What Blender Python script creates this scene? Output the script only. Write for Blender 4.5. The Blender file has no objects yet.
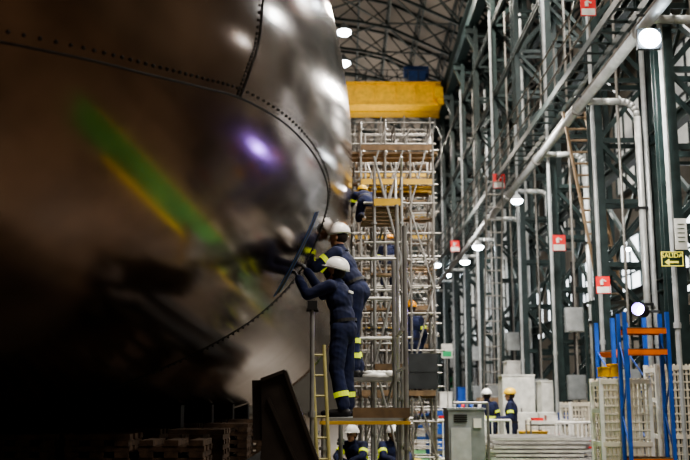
import bpy, math, random
from mathutils import Vector as V, Matrix, noise as NZ
random.seed(7)
F=958.0; TH=math.atan(170/F); CAM=V((0,0,1.5))
def ray(px,py):
    u=(px-345)/F; v=(230-py)/F
    y=math.cos(TH)-v*math.sin(TH); z=math.sin(TH)+v*math.cos(TH)
    return V((u/y,1,z/y))
def P(px,py,y): return CAM+ray(px,py)*y
def proj(p):
    d=V(p)-CAM; f=d.y*math.cos(TH)+d.z*math.sin(TH); u=-d.y*math.sin(TH)+d.z*math.cos(TH)
    return 345+F*d.x/f, 230-F*u/f
col=bpy.context.scene.collection
# ---------------- materials
MC={}
def M(name,rgb,rough=.5,metal=0,var=.2,scale=6,bump=0,emit=0,ecol=None,rvar=.1,coat=0):
    if name in MC: return MC[name]
    m=bpy.data.materials.new(name); m.use_nodes=True
    nt=m.node_tree; b=nt.nodes['Principled BSDF']
    b.inputs['Metallic'].default_value=metal
    tc=nt.nodes.new('ShaderNodeTexCoord'); n=nt.nodes.new('ShaderNodeTexNoise')
    n.inputs['Scale'].default_value=scale; n.inputs['Detail'].default_value=4
    nt.links.new(tc.outputs['Object'],n.inputs['Vector'])
    r=nt.nodes.new('ShaderNodeValToRGB')
    r.color_ramp.elements[0].position=.3; r.color_ramp.elements[1].position=.7
    r.color_ramp.elements[0].color=[c*(1-var) for c in rgb]+[1]
    r.color_ramp.elements[1].color=[min(1,c*(1+var)) for c in rgb]+[1]
    nt.links.new(n.outputs['Fac'],r.inputs['Fac']); nt.links.new(r.outputs['Color'],b.inputs['Base Color'])
    mr=nt.nodes.new('ShaderNodeMapRange'); mr.inputs['To Min'].default_value=max(0.02,rough-rvar); mr.inputs['To Max'].default_value=min(1,rough+rvar)
    nt.links.new(n.outputs['Fac'],mr.inputs['Value']); nt.links.new(mr.outputs['Result'],b.inputs['Roughness'])
    if bump:
        bp=nt.nodes.new('ShaderNodeBump'); bp.inputs['Strength'].default_value=bump; bp.inputs['Distance'].default_value=.02
        nt.links.new(n.outputs['Fac'],bp.inputs['Height']); nt.links.new(bp.outputs['Normal'],b.inputs['Normal'])
    if emit:
        b.inputs['Emission Color'].default_value=list(ecol or rgb)+[1]; b.inputs['Emission Strength'].default_value=emit
    if coat: b.inputs['Coat Weight'].default_value=coat; b.inputs['Coat Roughness'].default_value=.12
    MC[name]=m; return m
steel=M('galvanised_steel',(.24,.23,.215),.45,.5)
dsteel=M('dark_steel',(.03,.033,.036),.5,.4)
green=M('green_black_painted_steel',(.022,.038,.038),.4,.2,.3)
lgreen=M('weathered_green_steel',(.07,.09,.09),.5,.2,.3)
yellow=M('crane_yellow_paint',(.66,.37,.0),.55)
dyel=M('yellow_board',(.55,.34,.04),.6)
white=M('white_paint',(.70,.70,.67),.5)
cream=M('cream_panel',(.58,.54,.45),.6,0,.15)
pipeg=M('pale_grey_pipe',(.38,.40,.41),.4,.2)
red=M('sign_red',(.65,.02,.02),.5,0,.05,emit=.15)
blue=M('rack_blue_paint',(.02,.09,.42),.4)
orange=M('rack_orange_paint',(.8,.18,.02),.4)
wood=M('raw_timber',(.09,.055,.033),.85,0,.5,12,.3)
ply=M('plywood_deck',(.16,.105,.06),.8,0,.3,8)
navy=M('navy_workwear_cloth',(.008,.014,.052),.9,0,.4,9,.3)
skin=M('skin',(.42,.23,.15),.55,0,.12)
black=M('black_rubber',(.008,.008,.009),.6)
hair=M('dark_hair',(.02,.013,.01),.8,0,.3,40,.4)
hiviz=M('fluorescent_yellow_band',(.75,.9,.06),.5,0,.08,emit=.25)
helw=M('white_helmet_plastic',(.9,.9,.88),.3,0,.03)
hely=M('yellow_helmet_plastic',(.85,.55,.04),.3,0,.03)
helo=M('orange_helmet_plastic',(.9,.38,.03),.3,0,.03)
lampm=M('lamp_glow',(1,1,1),.5,emit=60,ecol=(.82,.92,1))
greyb=M('grey_enamel',(.22,.24,.25),.45)
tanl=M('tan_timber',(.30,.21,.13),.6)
# ---------------- mesh builder
class MB:
    def __init__(s): s.v=[]; s.f=[]
    def add(s,v,f):
        o=len(s.v); s.v+= [tuple(p) for p in v]; s.f+=[tuple(i+o for i in q) for q in f]; return s
    def box(s,c,d,R=None):
        c=V(c); pts=[]
        for x in(-.5,.5):
            for y in(-.5,.5):
                for z in(-.5,.5):
                    p=V((x*d[0],y*d[1],z*d[2])); pts.append(c+(R@p if R else p))
        return s.add(pts,[(0,1,3,2),(4,6,7,5),(0,4,5,1),(2,3,7,6),(0,2,6,4),(1,5,7,3)])
    def bb(s,a,b): return s.box([(a[i]+b[i])/2 for i in range(3)],[abs(a[i]-b[i]) for i in range(3)])
    def frame(s,p,q):
        d=(V(q)-V(p)).normalized(); a=V((0,0,1)) if abs(d.z)<.95 else V((0,1,0))
        u=d.cross(a).normalized(); w=u.cross(d); return d,u,w
    def beam(s,p,q,w,h):
        p,q=V(p),V(q); d,u,k=s.frame(p,q); pts=[]
        for e in(p,q):
            for a,b in((-1,-1),(1,-1),(1,1),(-1,1)): pts.append(e+u*a*w/2+k*b*h/2)
        return s.add(pts,[(3,2,1,0),(4,5,6,7),(0,1,5,4),(1,2,6,5),(2,3,7,6),(3,0,4,7)])
    def tube(s,p,q,r,n=8,r2=None,cap=True):
        p,q=V(p),V(q); r2=r if r2 is None else r2; d,u,w=s.frame(p,q); pts=[]
        for e,rr in((p,r),(q,r2)):
            for i in range(n):
                a=2*math.pi*i/n; pts.append(e+u*math.cos(a)*rr+w*math.sin(a)*rr)
        fs=[(i,(i+1)%n,n+(i+1)%n,n+i) for i in range(n)]
        if cap: fs.append(tuple(range(n))[::-1]); fs.append(tuple(range(n,2*n)))
        return s.add(pts,fs)
    def path(s,pts,r,n=8):
        for a,b in zip(pts,pts[1:]): s.tube(a,b,r,n)
        for a in pts[1:-1]: s.ell(a,(r,r,r),None,n,4)
        return s
    def ell(s,c,rad,R=None,nu=12,nv=8,zmin=-1):
        c=V(c); pts=[];fs=[]
        t0=math.asin(max(-1,zmin))
        for j in range(nv+1):
            t=t0+(math.pi/2-t0)*j/nv
            for i in range(nu):
                a=2*math.pi*i/nu
                p=V((rad[0]*math.cos(t)*math.cos(a),rad[1]*math.cos(t)*math.sin(a),rad[2]*math.sin(t)))
                pts.append(c+(R@p if R else p))
        for j in range(nv):
            for i in range(nu):
                fs.append((j*nu+i,j*nu+(i+1)%nu,(j+1)*nu+(i+1)%nu,(j+1)*nu+i))
        if zmin>-1: fs.append(tuple(range(nu))[::-1])
        return s.add(pts,fs)
    def ibeam(s,p,q,w,h,t=.02):
        p,q=V(p),V(q); d,u,k=s.frame(p,q)
        s.beam(p+k*(h/2-t/2),q+k*(h/2-t/2),w,t); s.beam(p-k*(h/2-t/2),q-k*(h/2-t/2),w,t); return s.beam(p,q,t,h-2*t)
WL={}
def thing(name,label,cat,loc=(0,0,0),group=None):
    o=bpy.data.objects.new(name,None); o.empty_display_size=.1; col.objects.link(o); o.location=loc
    o['label']=label; o['category']=cat
    if group: o['group']=group
    WL[o.name]=V(loc); return o
def mkmesh(name,mb,mat,loc,smooth=False):
    me=bpy.data.meshes.new(name); L=V(loc); me.from_pydata([tuple(V(p)-L) for p in mb.v],[],mb.f)
    me.materials.append(mat); me.update()
    if smooth: me.polygons.foreach_set('use_smooth',[True]*len(me.polygons))
    return me
def part(par,name,mb,mat,label=None,smooth=False,kind=None):
    L=WL[par.name]; o=bpy.data.objects.new(name,mkmesh(name,mb,mat,L,smooth)); col.objects.link(o); o.parent=par
    WL[o.name]=L
    if label:o['label']=label
    if kind:o['kind']=kind
    return o
def solo(name,label,cat,mb,mat,loc=None,group=None,smooth=False):
    if loc is None:
        n=len(mb.v); loc=(sum(p[0] for p in mb.v)/n,sum(p[1] for p in mb.v)/n,min(p[2] for p in mb.v))
    o=bpy.data.objects.new(name,mkmesh(name,mb,mat,loc,smooth)); o.location=loc; col.objects.link(o)
    o['label']=label;o['category']=cat; WL[o.name]=V(loc)
    if group:o['group']=group
    return o
def struct(name,mb,mat):
    o=bpy.data.objects.new(name,mkmesh(name,mb,mat,(0,0,0))); col.objects.link(o); o['kind']='structure'; return o
def dup(top,off):
    n=top.copy(); col.objects.link(n); n.location=V(top.location)+V(off); WL[n.name]=V(n.location)
    def rec(a,b):
        for c in a.children:
            k=c.copy(); k.parent=b; col.objects.link(k); rec(c,k)
    rec(top,n); return n
def text(par,body,loc,size,mat,name='lettering'):
    c=bpy.data.curves.new(name,'FONT'); c.body=body; c.size=size; c.align_x='CENTER'; c.align_y='CENTER'; c.extrude=.003
    o=bpy.data.objects.new(name,c); col.objects.link(o)
    dg=bpy.context.evaluated_depsgraph_get(); me=bpy.data.meshes.new_from_object(o.evaluated_get(dg))
    bpy.data.objects.remove(o); me.materials.clear(); me.materials.append(mat)
    k=bpy.data.objects.new(name,me); col.objects.link(k); k.parent=par; k.location=V(loc)-WL[par.name]; k.rotation_euler=(math.pi/2,0,0)
    return k
# ---------------- hull
HX,HZ,HR,Y0,HL,HN=-3.49,4.8,3.6,15.0,11.5,2.8
YE=26.0
def Hr(y):
    if y>=Y0: return HR
    t=(Y0-y)/HL
    return HR*max(0,1-t**HN)**(1/HN) if t<1 else 0
def inside(p): return p.y>3.5 and p.y<YE and math.hypot(p.x-HX,p.z-HZ)<Hr(p.y)
def hit(px,py):
    d=ray(px,py); t=3.5
    while t<YE:
        if inside(CAM+d*t):
            a,b=t-.05,t
            for _ in range(20):
                m=(a+b)/2
                if inside(CAM+d*m): b=m
                else:a=m
            return CAM+d*b
        t+=.05
    return None
def hnorm(p):
    r=math.hypot(p.x-HX,p.z-HZ); dr=(Hr(p.y+.01)-Hr(p.y-.01))/.02
    return V(((p.x-HX)/r,-dr,(p.z-HZ)/r)).normalized()
def refl(px,py):
    p=hit(px,py)
    if p is None: return None,None
    n=hnorm(p); d_=ray(px,py).normalized(); return p,(d_-n*2*d_.dot(n)).normalized()
hull=thing('submarine_hull','dark polished steel submarine bow resting on timber blocks','submarine hull',(HX,12,HZ-HR))
mb=MB(); NA=160; ys=[]
for i in range(1,61):
    a=(math.pi/2)*i/60; t=math.cos(a)**(2/HN); ys.append(Y0-HL*t)
ys+=[Y0+(YE-Y0)*k/8 for k in range(1,9)]
mb.v.append((HX,Y0-HL,HZ))
for y in ys:
    r=Hr(y)
    for k in range(NA):
        a=2*math.pi*k/NA; mb.v.append((HX+r*math.cos(a),y,HZ+r*math.sin(a)))
for k in range(NA): mb.f.append((0,1+k,1+(k+1)%NA))
for j in range(len(ys)-1):
    for k in range(NA): mb.f.append((1+j*NA+k,1+(j+1)*NA+k,1+(j+1)*NA+(k+1)%NA,1+j*NA+(k+1)%NA))
mb.f.append(tuple(1+(len(ys)-1)*NA+k for k in range(NA)))
hm=M('polished_hull_steel',(.165,.108,.074),.16,.95,.3,1.3,0,rvar=.05,coat=.2)
nt=hm.node_tree; b=nt.nodes['Principled BSDF']
n2=nt.nodes.new('ShaderNodeTexNoise'); n2.inputs['Scale'].default_value=.8; n2.inputs['Detail'].default_value=1
bp=nt.nodes.new('ShaderNodeBump'); bp.inputs['Strength'].default_value=.10; bp.inputs['Distance'].default_value=.05
nt.links.new([n for n in nt.nodes if n.type=='TEX_COORD'][0].outputs['Object'],n2.inputs['Vector'])
nt.links.new(n2.outputs['Fac'],bp.inputs['Height']); nt.links.new(bp.outputs['Normal'],b.inputs['Normal'])
part(hull,'shell',mb,hm,smooth=True)
def spline(pts,n=8):
    out=[]
    for i in range(len(pts)-1):
        p0=pts[max(0,i-1)];p1=pts[i];p2=pts[i+1];p3=pts[min(len(pts)-1,i+2)]
        for k in range(n):
            t=k/n
            out.append(tuple(.5*((2*p1[j])+(-p0[j]+p2[j])*t+(2*p0[j]-5*p1[j]+4*p2[j]-p3[j])*t*t+(-p0[j]+3*p1[j]-3*p2[j]+p3[j])*t**3) for j in(0,1)))
    out.append(pts[-1]); return out
S1=[(-30,36),(80,58),(150,75),(200,87),(240,98),(280,120),(305,143),(320,165),(328,190),(325,215),(312,250),(290,285),(255,318),(215,343),(170,365),(110,390)]
S2=[(264,-10),(259,40),(250,70),(240,98)]
riv=MB(); seamdark=M('seam_groove',(.010,.008,.007),.7)
for S in(S1,S2):
    pts=[hit(*q) for q in spline(S)]; pts=[p for p in pts if p]
    m=MB()
    for a,b2 in zip(pts,pts[1:]): m.tube(a,b2,.008,6)
    part(hull,'panel_seam',m,seamdark)
    for a,b2 in zip(pts,pts[1:]):
        n=hnorm(a); side=(b2-a).normalized().cross(n)
        k=max(1,int((b2-a).length/.07))
        for i in range(k):
            q=a.lerp(b2,i/k)
            s_=-.06 if S is S1 else .05; riv.ell(q+side*s_,(.012,.012,.012),None,6,4)
part(hull,'bolt_row',riv,seamdark,'row of small dark bolt heads',kind='stuff')
def strip(pts,w,m,off=.01,lat=0):
    vs=[];fs=[]
    for i,p in enumerate(pts):
        d=(pts[min(i+1,len(pts)-1)]-pts[max(0,i-1)]).normalized(); n=hnorm(p); s_=d.cross(n); p=p+s_*lat
        vs+= [p+n*off-s_*w/2,p+n*off+s_*w/2,p-n*.02+s_*w/2,p-n*.02-s_*w/2]
    for i in range(len(pts)-1):
        for a in range(4): fs.append((4*i+a,4*i+(a+1)%4,4*i+4+(a+1)%4,4*i+4+a))
    m.add(vs,fs)
edging=M('blue_lit_edge',(.05,.13,.36),.6)  # blue light on the slot edges, put into the strip colour
sl=[hit(*q) for q in ((317,212),(308,234),(298,255),(287,276),(277,294))]
m=MB(); strip(sl,.11,m,.003); part(hull,'dark_slot_strip',m,black,'black strip painted as a dark slot')  # slot's inner shade painted as a black strip; shell stays closed
for la in(-.065,.065):
    m=MB(); strip(sl,.016,m,.006,la); part(hull,'lit_edge_strip',m,edging,'painted blue-lit tape strip')
# ---------------- structure
concrete=M('painted_concrete_floor',(.14,.115,.09),.35,0,.25,1.5)
struct('floor',MB().bb((-20,-12,-.2),(9.5,110,0)),concrete)
struct('wall_right',MB().bb((9.5,-12,0),(9.8,110,17)),M('hall_wall_cladding',(.22,.20,.17),.7,0,.3,.8))
struct('wall_back',MB().bb((-20,110,0),(9.8,110.3,26)),M('end_wall',(.33,.31,.27),.7,0,.2,.3))
struct('wall_left',MB().bb((-20.3,-12,0),(-20,110,17)),M('hall_wall_far',(.06,.06,.06),.7))
prof=[(9.8,16.8),(7,19.2),(2,21.6),(-5,22.6),(-12,21.6),(-17,19.2),(-20.3,16.8)]
mb=MB()
for (x0,z0),(x1,z1) in zip(prof,prof[1:]): mb.add([(x0,-12,z0),(x1,-12,z1),(x1,110,z1),(x0,110,z0),(x0,-12,z0+.1),(x1,-12,z1+.1),(x1,110,z1+.1),(x0,110,z0+.1)],[(0,1,2,3),(7,6,5,4),(0,4,5,1),(3,2,6,7)])
struct('ceiling',mb,M('roof_lining',(.27,.24,.205),.8,0,.35,.35,emit=.02,ecol=(1,.93,.85)))  # faint emission gives the lining a built-in glow
wglow=M('window_daylight_glass',(.8,.85,.9),.3,emit=3.5,ecol=(.9,.95,1))
wdim=M('added_dim_window_glass',(.5,.52,.5),.4,emit=.3,ecol=(.95,.93,.88))  # upper window row is added; its faint glow lightens the wall
wi=0
for y in range(22,98,6):
    for z0,z1,g in((4.4,6.8,wglow),(8.4,11.4,wdim)):
        mb=MB(); mb.bb((9.44,y,z0),(9.49,y+4.4,z1)); wi+=1
        struct('window_%d'%wi,mb,g)
        f=MB()
        for k in range(5): f.bb((9.38,y+k*1.1-.03,z0),(9.46,y+k*1.1+.03,z1))
        for z in(z0,(z0+z1)/2,z1): f.bb((9.38,y,z-.03),(9.46,y+4.4,z+.03))
        struct('trim_%d'%wi,f,green)
ylp=M('yellow_line_paint',(.95,.55,.02),.4,0,.5,1.2)
p_,r_=refl(78,100); ysrt=(p_+r_*(-p_.z/r_.z)).y if r_.z<0 else 0
gwp=M('green_walkway_paint',(.05,.24,.06),.5,0,.5,.8)
struct('trim_90',MB().bb((1.95,ysrt,0),(3.2,30,.006)),gwp)
struct('trim_91',MB().bb((1.78,ysrt+1.2,0),(1.95,30,.007)),ylp)
struct('trim_92',MB().bb((3.2,ysrt+.6,0),(3.27,30,.007)),ylp)
# roof trusses
def topz(x):
    for (x0,z0),(x1,z1) in zip(prof,prof[1:]):
        if x<=x0 and x>=x1: return z0+(z1-z0)*(x-x0)/(x1-x0)
    return 16.8
tr=thing('roof_truss','dark steel lattice roof truss spanning the hall','roof truss',(-5,18,17),'roof trusses')
c=MB();d=MB();xs=[9.4-i*1.4 for i in range(21)]
for a,b2 in zip(xs,xs[1:]):
    za,zb=topz(a)-.1,topz(b2)-.1
    c.beam((a,18,za),(b2,18,zb),.1,.12); c.beam((a,18,za-1.3),(b2,18,zb-1.3),.1,.12)
    d.beam((a,18,za),(b2,18,zb-1.3),.05,.05); d.beam((a,18,za-1.3),(b2,18,zb),.05,.05)
part(tr,'chord',c,green); part(tr,'lacing',d,green)
for k in range(1,20): dup(tr,(0,4*k,0))
for i,x in enumerate([8.2,6.7,5.2,3.7,2.2,0.7,-.8,-2.3,-4]):
    z=topz(x)-.15; m=MB(); m.beam((x,10,z),(x,100,z),.08,.14); m.beam((x,10,z-1.1),(x,100,z-1.1),.06,.08)
    for y in range(10,100,2): m.beam((x,y,z),(x,y+1,z-1.1),.04,.04); m.beam((x,y+1,z-1.1),(x,y+2,z),.04,.04)
    solo('roof_purlin','long steel lattice purlin under the roof','roof beam',m,lgreen,group='roof purlins')
for k in range(18):
    y=18+k*4
    for a,b2 in((9,5.5),(5.5,2),(2,-1.5)):
        m=MB(); m.beam((a,y,topz(a)-1.3),(b2,y+4,topz(b2)-1.3),.07,.07); m.beam((a,y+4,topz(a)-1.3),(b2,y,topz(b2)-1.3),.07,.07)
        solo('roof_cross_brace','crossed steel bars bracing the roof','roof brace',m,lgreen,group='roof cross braces')
# ---------------- lattice columns
CX=4.85; CW=1.05
ct=thing('lattice_column','dark green steel lattice column carrying the crane runway','steel column',(CX,14,0),'lattice columns')
for x in(CX,CX+CW):
    for dy in(-.22,.22):
        m=MB(); m.ibeam((x,14+dy,0),(x,14+dy,17.2),.14,.17,.018); part(ct,'chord',m,green)
m=MB(); z=.4; s=0
while z<16:
    for dy in(-.22,.22):
        m.beam((CX,14+dy,z),(CX+CW,14+dy,z),.05,.09)
        a,b2=((CX,CX+CW) if s%2 else (CX+CW,CX)); m.beam((a,14+dy,z),(b2,14+dy,z+1.2),.04,.08)
    for x in(CX,CX+CW): m.beam((x,13.78,z),(x,14.22,z+.6),.03,.04); m.beam((x,14.22,z+.6),(x,13.78,z+1.2),.03,.04)
    z+=1.2; s+=1
part(ct,'lacing',m,green)
m=MB(); m.bb((CX-.15,13.65,0),(CX+CW+.15,14.35,.06)); part(ct,'base_plate',m,dsteel)
m=MB(); m.ibeam((CX-.35,14,15.1),(CX+CW,14,15.1),.3,.3); m.beam((CX-.3,14,15),(CX,14,14.3),.15,.1); part(ct,'crane_bracket',m,green)
for k in range(1,17): dup(ct,(0,4*k,0))
wp=thing('wall_post','slender dark green post standing in front of the hall wall','steel post',(7.9,16,0),'wall posts')
m=MB(); m.ibeam((7.9,16,0),(7.9,16,16.5),.14,.18,.02); part(wp,'shaft',m,green)
for z in(3,6.5,9.5,12.5):
    m=MB(); m.beam((5.9,16,z),(7.9,16,z+1.4),.06,.07); m.beam((5.9,16,z),(7.9,16,z),.06,.08); part(wp,'knee_brace',m,green)
for k in range(1,18): dup(wp,(0,4*k,0))
def longbeam(x,z,w,h,y0,y1,mat,lab,nm='longitudinal_beam'):
    m=MB(); m.ibeam((x,y0,z),(x,y1,z),w,h,.03); solo(nm,lab,'steel beam',m,mat)
longbeam(CX-.05,15.80,.35,1.0,10,100,green,'deep dark green crane runway girder on columns','crane_runway_girder')
m=MB(); m.tube((CX-.05,10,16.35),(CX-.05,100,16.35),.05,6); solo('crane_rail','steel rail on top of the runway girder','crane rail',m,steel)
for z in(3.6,6.4,9.6,12.4): longbeam(CX+CW,z,.16,.24,13,100,green,'dark green horizontal beam tying the columns')
for z in(11.2,13.6): longbeam(CX-.02,z,.1,.16,13,100,lgreen,'thin steel beam along the column faces')
for z in(8.2,11.6,14.2): longbeam(7.9,z,.12,.2,13,100,green,'dark green rail tying the wall posts')
for k in range(13):
    y=14+4*k
    for z0,z1 in((3.6,6.4),(6.5,9.5),(9.6,12.4),(12.5,15.2)):
        m=MB(); m.beam((CX+CW,y,z0),(CX+CW,y+4,z1),.06,.10); m.beam((CX+CW,y,z1),(CX+CW,y+4,z0),.06,.10)
        solo('cross_bracing','crossed dark steel bars between two columns','steel bracing',m,green,group='column cross bracing')
r0=ray(605,75); yy=4.55/r0.x; PZ=1.5+r0.z*yy
pl=thing('main_pipe','long grey pipe running along the column row','pipe',(4.55,50,PZ))
m=MB(); m.tube((4.55,8,PZ),(4.55,90,PZ),.09,14); part(pl,'pipe_run',m,pipeg,smooth=True)
for k in range(20):
    m=MB(); m.tube((4.55,10+4*k,PZ),(4.55,10.06+4*k,PZ),.13,14); part(pl,'flange',m,steel)
p2=thing('thin_pipe','thin grey pipe running under the service walkway','pipe',(4.45,50,PZ+.3))
m=MB(); m.tube((4.66,8,PZ+.28),(4.66,90,PZ+.28),.035,10); part(p2,'pipe_run',m,steel,smooth=True)
m=MB()
for k in range(20): m.beam((4.5,10+4*k,PZ+.25),(4.9,10+4*k,PZ+.25),.03,.03)
part(p2,'pipe_hanger',m,dsteel,kind='stuff')
wk=thing('service_walkway','narrow steel service walkway with guard rail along the columns','walkway',(4.6,50,PZ+.7))
m=MB(); ZW=PZ+.6
for x in(4.30,4.76): m.beam((x,8,ZW),(x,95,ZW),.04,.14)
for k in range(170): m.bb((4.30,8.2+k*.5,ZW+.06),(4.76,8.3+k*.5,ZW+.075))
part(wk,'grating',m,green)
m=MB()
for z in(.35,.7,1.05): m.tube((4.30,8,ZW+z),(4.30,95,ZW+z),.02,6)
for k in range(60): m.tube((4.30,9+k*1.4,ZW),(4.30,9+k*1.4,ZW+1.05),.02,6)
part(wk,'guard_rail',m,steel)
lp=M('light_pipe',(.5,.52,.52),.35,.3)
dp=thing('drop_pipe','grey pipe bending from the main line down to the floor','pipe',(5.2,13.7,0),'drop pipes')
m=MB(); arc=[V((4.55,13.55,PZ)),V((4.9,13.55,PZ)),V((5.25,13.55,PZ))]+[V((5.25+.3*math.sin(a),13.55,PZ-.3+.3*math.cos(a))) for a in (.3,.6,.9,1.2,1.57)]+[V((5.55,13.55,0))]
m.path(arc,.065,10); part(dp,'pipe_run',m,lp,smooth=True)
for z in(1.5,3.2,5):
    m=MB(); m.bb((5.45,13.48,z),(5.65,13.68,z+.05)); part(dp,'pipe_clamp',m,dsteel)
for k in range(1,10): dup(dp,(0,4*k,0))
for k in range(10):
    y=13.6+4*k
    for x,r,mt in((CX-.14,.04,pipeg),(CX+.35,.03,steel),(CX+.86,.05,pipeg)):
        m=MB(); m.tube((x,y,0),(x,y,[14,9][k%2]),r,8); m.tube((x,y,2.5),(x,y,2.58),r*1.4,8); solo('vertical_conduit','thin grey conduit fixed to a column','conduit',m,mt,group='column conduits')
for k in range(9):
    y=13.62+4*k
    for z,mt in((1.5,greyb),(3.0,pipeg)):
        if k%2 and z>2: continue
        t=thing('junction_box','small grey electrical box fixed to a column','electrical box',(CX+.3,y,z),'column electrical boxes')
        m=MB(); m.bb((CX+.1,y-.12,z),(CX+.5,y+.04,z+.55)); part(t,'housing',m,mt); m=MB(); m.bb((CX+.13,y-.135,z+.03),(CX+.47,y-.12,z+.52)); part(t,'cover',m,mt)
        m=MB(); m.tube((CX+.3,y-.02,z+.55),(CX+.3,y-.02,z+1.6),.02,6); part(t,'cable_riser',m,black)
# ---------------- overhead crane
cy=44; a=P(344,86,cy); b2=P(443,109,cy)
cr=thing('overhead_crane','bright yellow double-girder overhead travelling crane','overhead crane',(0,cy,a.z))
for dy in(0,1.1):
    m=MB(); m.bb((-19,cy+dy-.3,b2.z+.1),(CX-.3,cy+dy+.3,a.z)); m.bb((-19,cy+dy-.45,a.z),(CX-.3,cy+dy+.45,a.z+.07)); m.bb((-19,cy+dy-.45,b2.z+.04),(CX-.3,cy+dy+.45,b2.z+.12))
    for k in range(16): m.bb((-10+k*.95,cy+dy-.42,b2.z+.1),(-9.94+k*.95,cy+dy-.3,a.z))
    part(cr,'girder',m,yellow)
m=MB(); m.bb((CX-.65,cy-.9,b2.z+.3),(CX-.25,cy+1.9,b2.z+.8))
for yy_ in(cy-.6,cy+1.6): m.tube((CX-.5,yy_,b2.z+.25),(CX-.2,yy_,b2.z+.25),.22,14)
part(cr,'end_carriage',m,yellow)
h=P(417,72,cy)
m=MB(); m.bb((h.x-.4,cy,a.z+.06),(h.x+.4,cy+1.2,a.z+.8)); m.tube((h.x-.6,cy+.6,a.z+.9),(h.x+.6,cy+.6,a.z+.9),.3,12); part(cr,'hoist_trolley',m,M('dusty_blue_paint',(.02,.06,.2),.5),'blue hoist trolley')
m=MB()
for k in range(12): m.tube((-1+k*.5,cy-.3,a.z+.06),(-1+k*.5,cy-.3,a.z+.7),.02,5)
m.tube((-1,cy-.3,a.z+.7),(4.5,cy-.3,a.z+.7),.02,5); part(cr,'guard_rail',m,dsteel)
# ---------------- scaffolds
def scaffold(label,xs,ys_,zt,levels,grp='scaffold towers',deckmat=ply,mat=steel,r=.024,dz=1.0,diag=True,yel=None,zs=.5,toe=True,planks=0):
    t=thing('scaffold_tower',label,'scaffolding',((xs[0]+xs[-1])/2,(ys_[0]+ys_[-1])/2,0),grp)
    for x in xs:
        for y in ys_:
            m=MB(); hh=zt-random.random()*.9 if diag else zt; ln=(random.random()-.5)*.04 if diag else 0; m.tube((x,y,.03),(x+ln,y,hh),r,8); m.bb((x-.07,y-.07,0),(x+.07,y+.07,.03))
            z=.5
            while z<hh-.1: m.tube((x,y,z),(x,y,z+.03),r*1.8,8); z+=.5
            part(t,'standard',m,mat)
    z=zs
    while z<=zt-.3:
        m=MB()
        for y in ys_: m.tube((xs[0]-.06-random.random()*.12,y,z),(xs[-1]+.06+random.random()*.14,y,z),r*.8,6)
        for x in xs: m.tube((x,ys_[0],z),(x,ys_[-1],z),r*.8,6)
        part(t,'ledger',m,mat); z+=dz*(.8+.4*random.random())
    if diag:
        m=MB(); z=.5;s=0
        while z+1.5<=zt:
            for xa,xb in zip(xs,xs[1:]):
                a,b_=(xa,xb) if s%2 else (xb,xa)
                m.tube((a,ys_[0]-.03,z),(b_,ys_[0]-.03,z+1.5),r*.75,6); m.tube((b_,ys_[-1]+.03,z),(a,ys_[-1]+.03,z+1.5),r*.75,6)
            m.tube((xs[-1]+.03,ys_[0] if s%2 else ys_[-1],z),(xs[-1]+.03,ys_[-1] if s%2 else ys_[0],z+1.5),r*.8,6); z+=1.5;s+=1
        part(t,'diagonal_brace',m,mat)
    for i,z in enumerate(levels):
        m=MB(); n=max(2,int((ys_[-1]-ys_[0])/.3))
        for k in range(n):
            y=ys_[0]+(ys_[-1]-ys_[0])*(k+.5)/n; e=random.random()*.15 if diag else 0; m.bb((xs[0]-.03-e,y-.12,z-.04),(xs[-1]+.03+e*.6,y+.12,z))
        part(t,'deck',m,dyel if yel==i else deckmat)
        if toe: m=MB(); m.bb((xs[0],ys_[0]-.05,z),(xs[-1],ys_[0]-.03,z+.10)); part(t,'toe_board',m,dyel if i%2 else ply)
    for k in range(planks):
        z=1.2+(zt-1.6)*random.random(); y=ys_[0]+random.random()*(ys_[-1]-ys_[0]); x0=xs[0]+random.random()*.3*(xs[-1]-xs[0]); x1=xs[-1]-random.random()*.4*(xs[-1]-xs[0])
        m=MB(); m.bb((x0-.1,y-.11,z),(x1+.1,y+.11,z+.035)); part(t,'plank',m,[ply,tanl,dsteel][k%3])
    return t
PL1=P(338,417,10.4).z; PL2=P(350,378,11.5).z
lsteel=M('light_galvanised_steel',(.36,.36,.35),.4,.6)
A=scaffold('grey tube scaffold with working deck beside the hull',[-.22,.63],[10.0,10.95],PL1+.02,[PL1],diag=False,dz=.9,zs=.3,deckmat=greyb,toe=False,mat=lsteel)
m=MB(); m.tube((.63,10.0,PL1),(.63,10.0,P(401,226,10).z),.026,10); part(A,'guard_post',m,lsteel)
m=MB(); m.tube((.56,10.95,PL1),(.56,10.95,P(401,260,10.9).z),.024,10); part(A,'guard_post',m,lsteel)
for zz in(.9,.5):
    m=MB(); m.tube((.60,9.97,PL1+zz),(.60,10.97,PL1+zz),.02,8); part(A,'guard_rail',m,lsteel)
m=MB(); m.bb((.08,9.93,PL1+.0),(.66,9.96,PL1+.10)); part(A,'toe_board',m,ply,'weathered timber toe board')
m=MB(); m.beam((-.26,9.95,PL1-.05),(.67,9.95,PL1-.05),.05,.035); part(A,'edge_beam',m,dyel,'yellowish edge beam')
A2=scaffold('grey tube scaffold with raised inner deck beside the hull',[-.05,.66],[11.1,12.0],PL2+.02,[PL2],diag=False,dz=.8,deckmat=lsteel,toe=False,mat=lsteel)
m=MB(); m.tube((.66,12,PL2),(.66,12,PL2+2.2),.024,8); part(A2,'guard_post',m,lsteel)
m=MB()
for z in(.5,1,1.5): m.tube((.1,12,PL2+z),(.66,12,PL2+z),.02,8)
m.tube((.1,12,PL2),(.1,12,PL2+1.6),.024,8); part(A2,'guard_rail',m,lsteel)
D3=P(390,214,14.2).z
DC=P(411,300,17.8).z-1.76; DB=P(389,232,20.9).z-1.76
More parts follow.
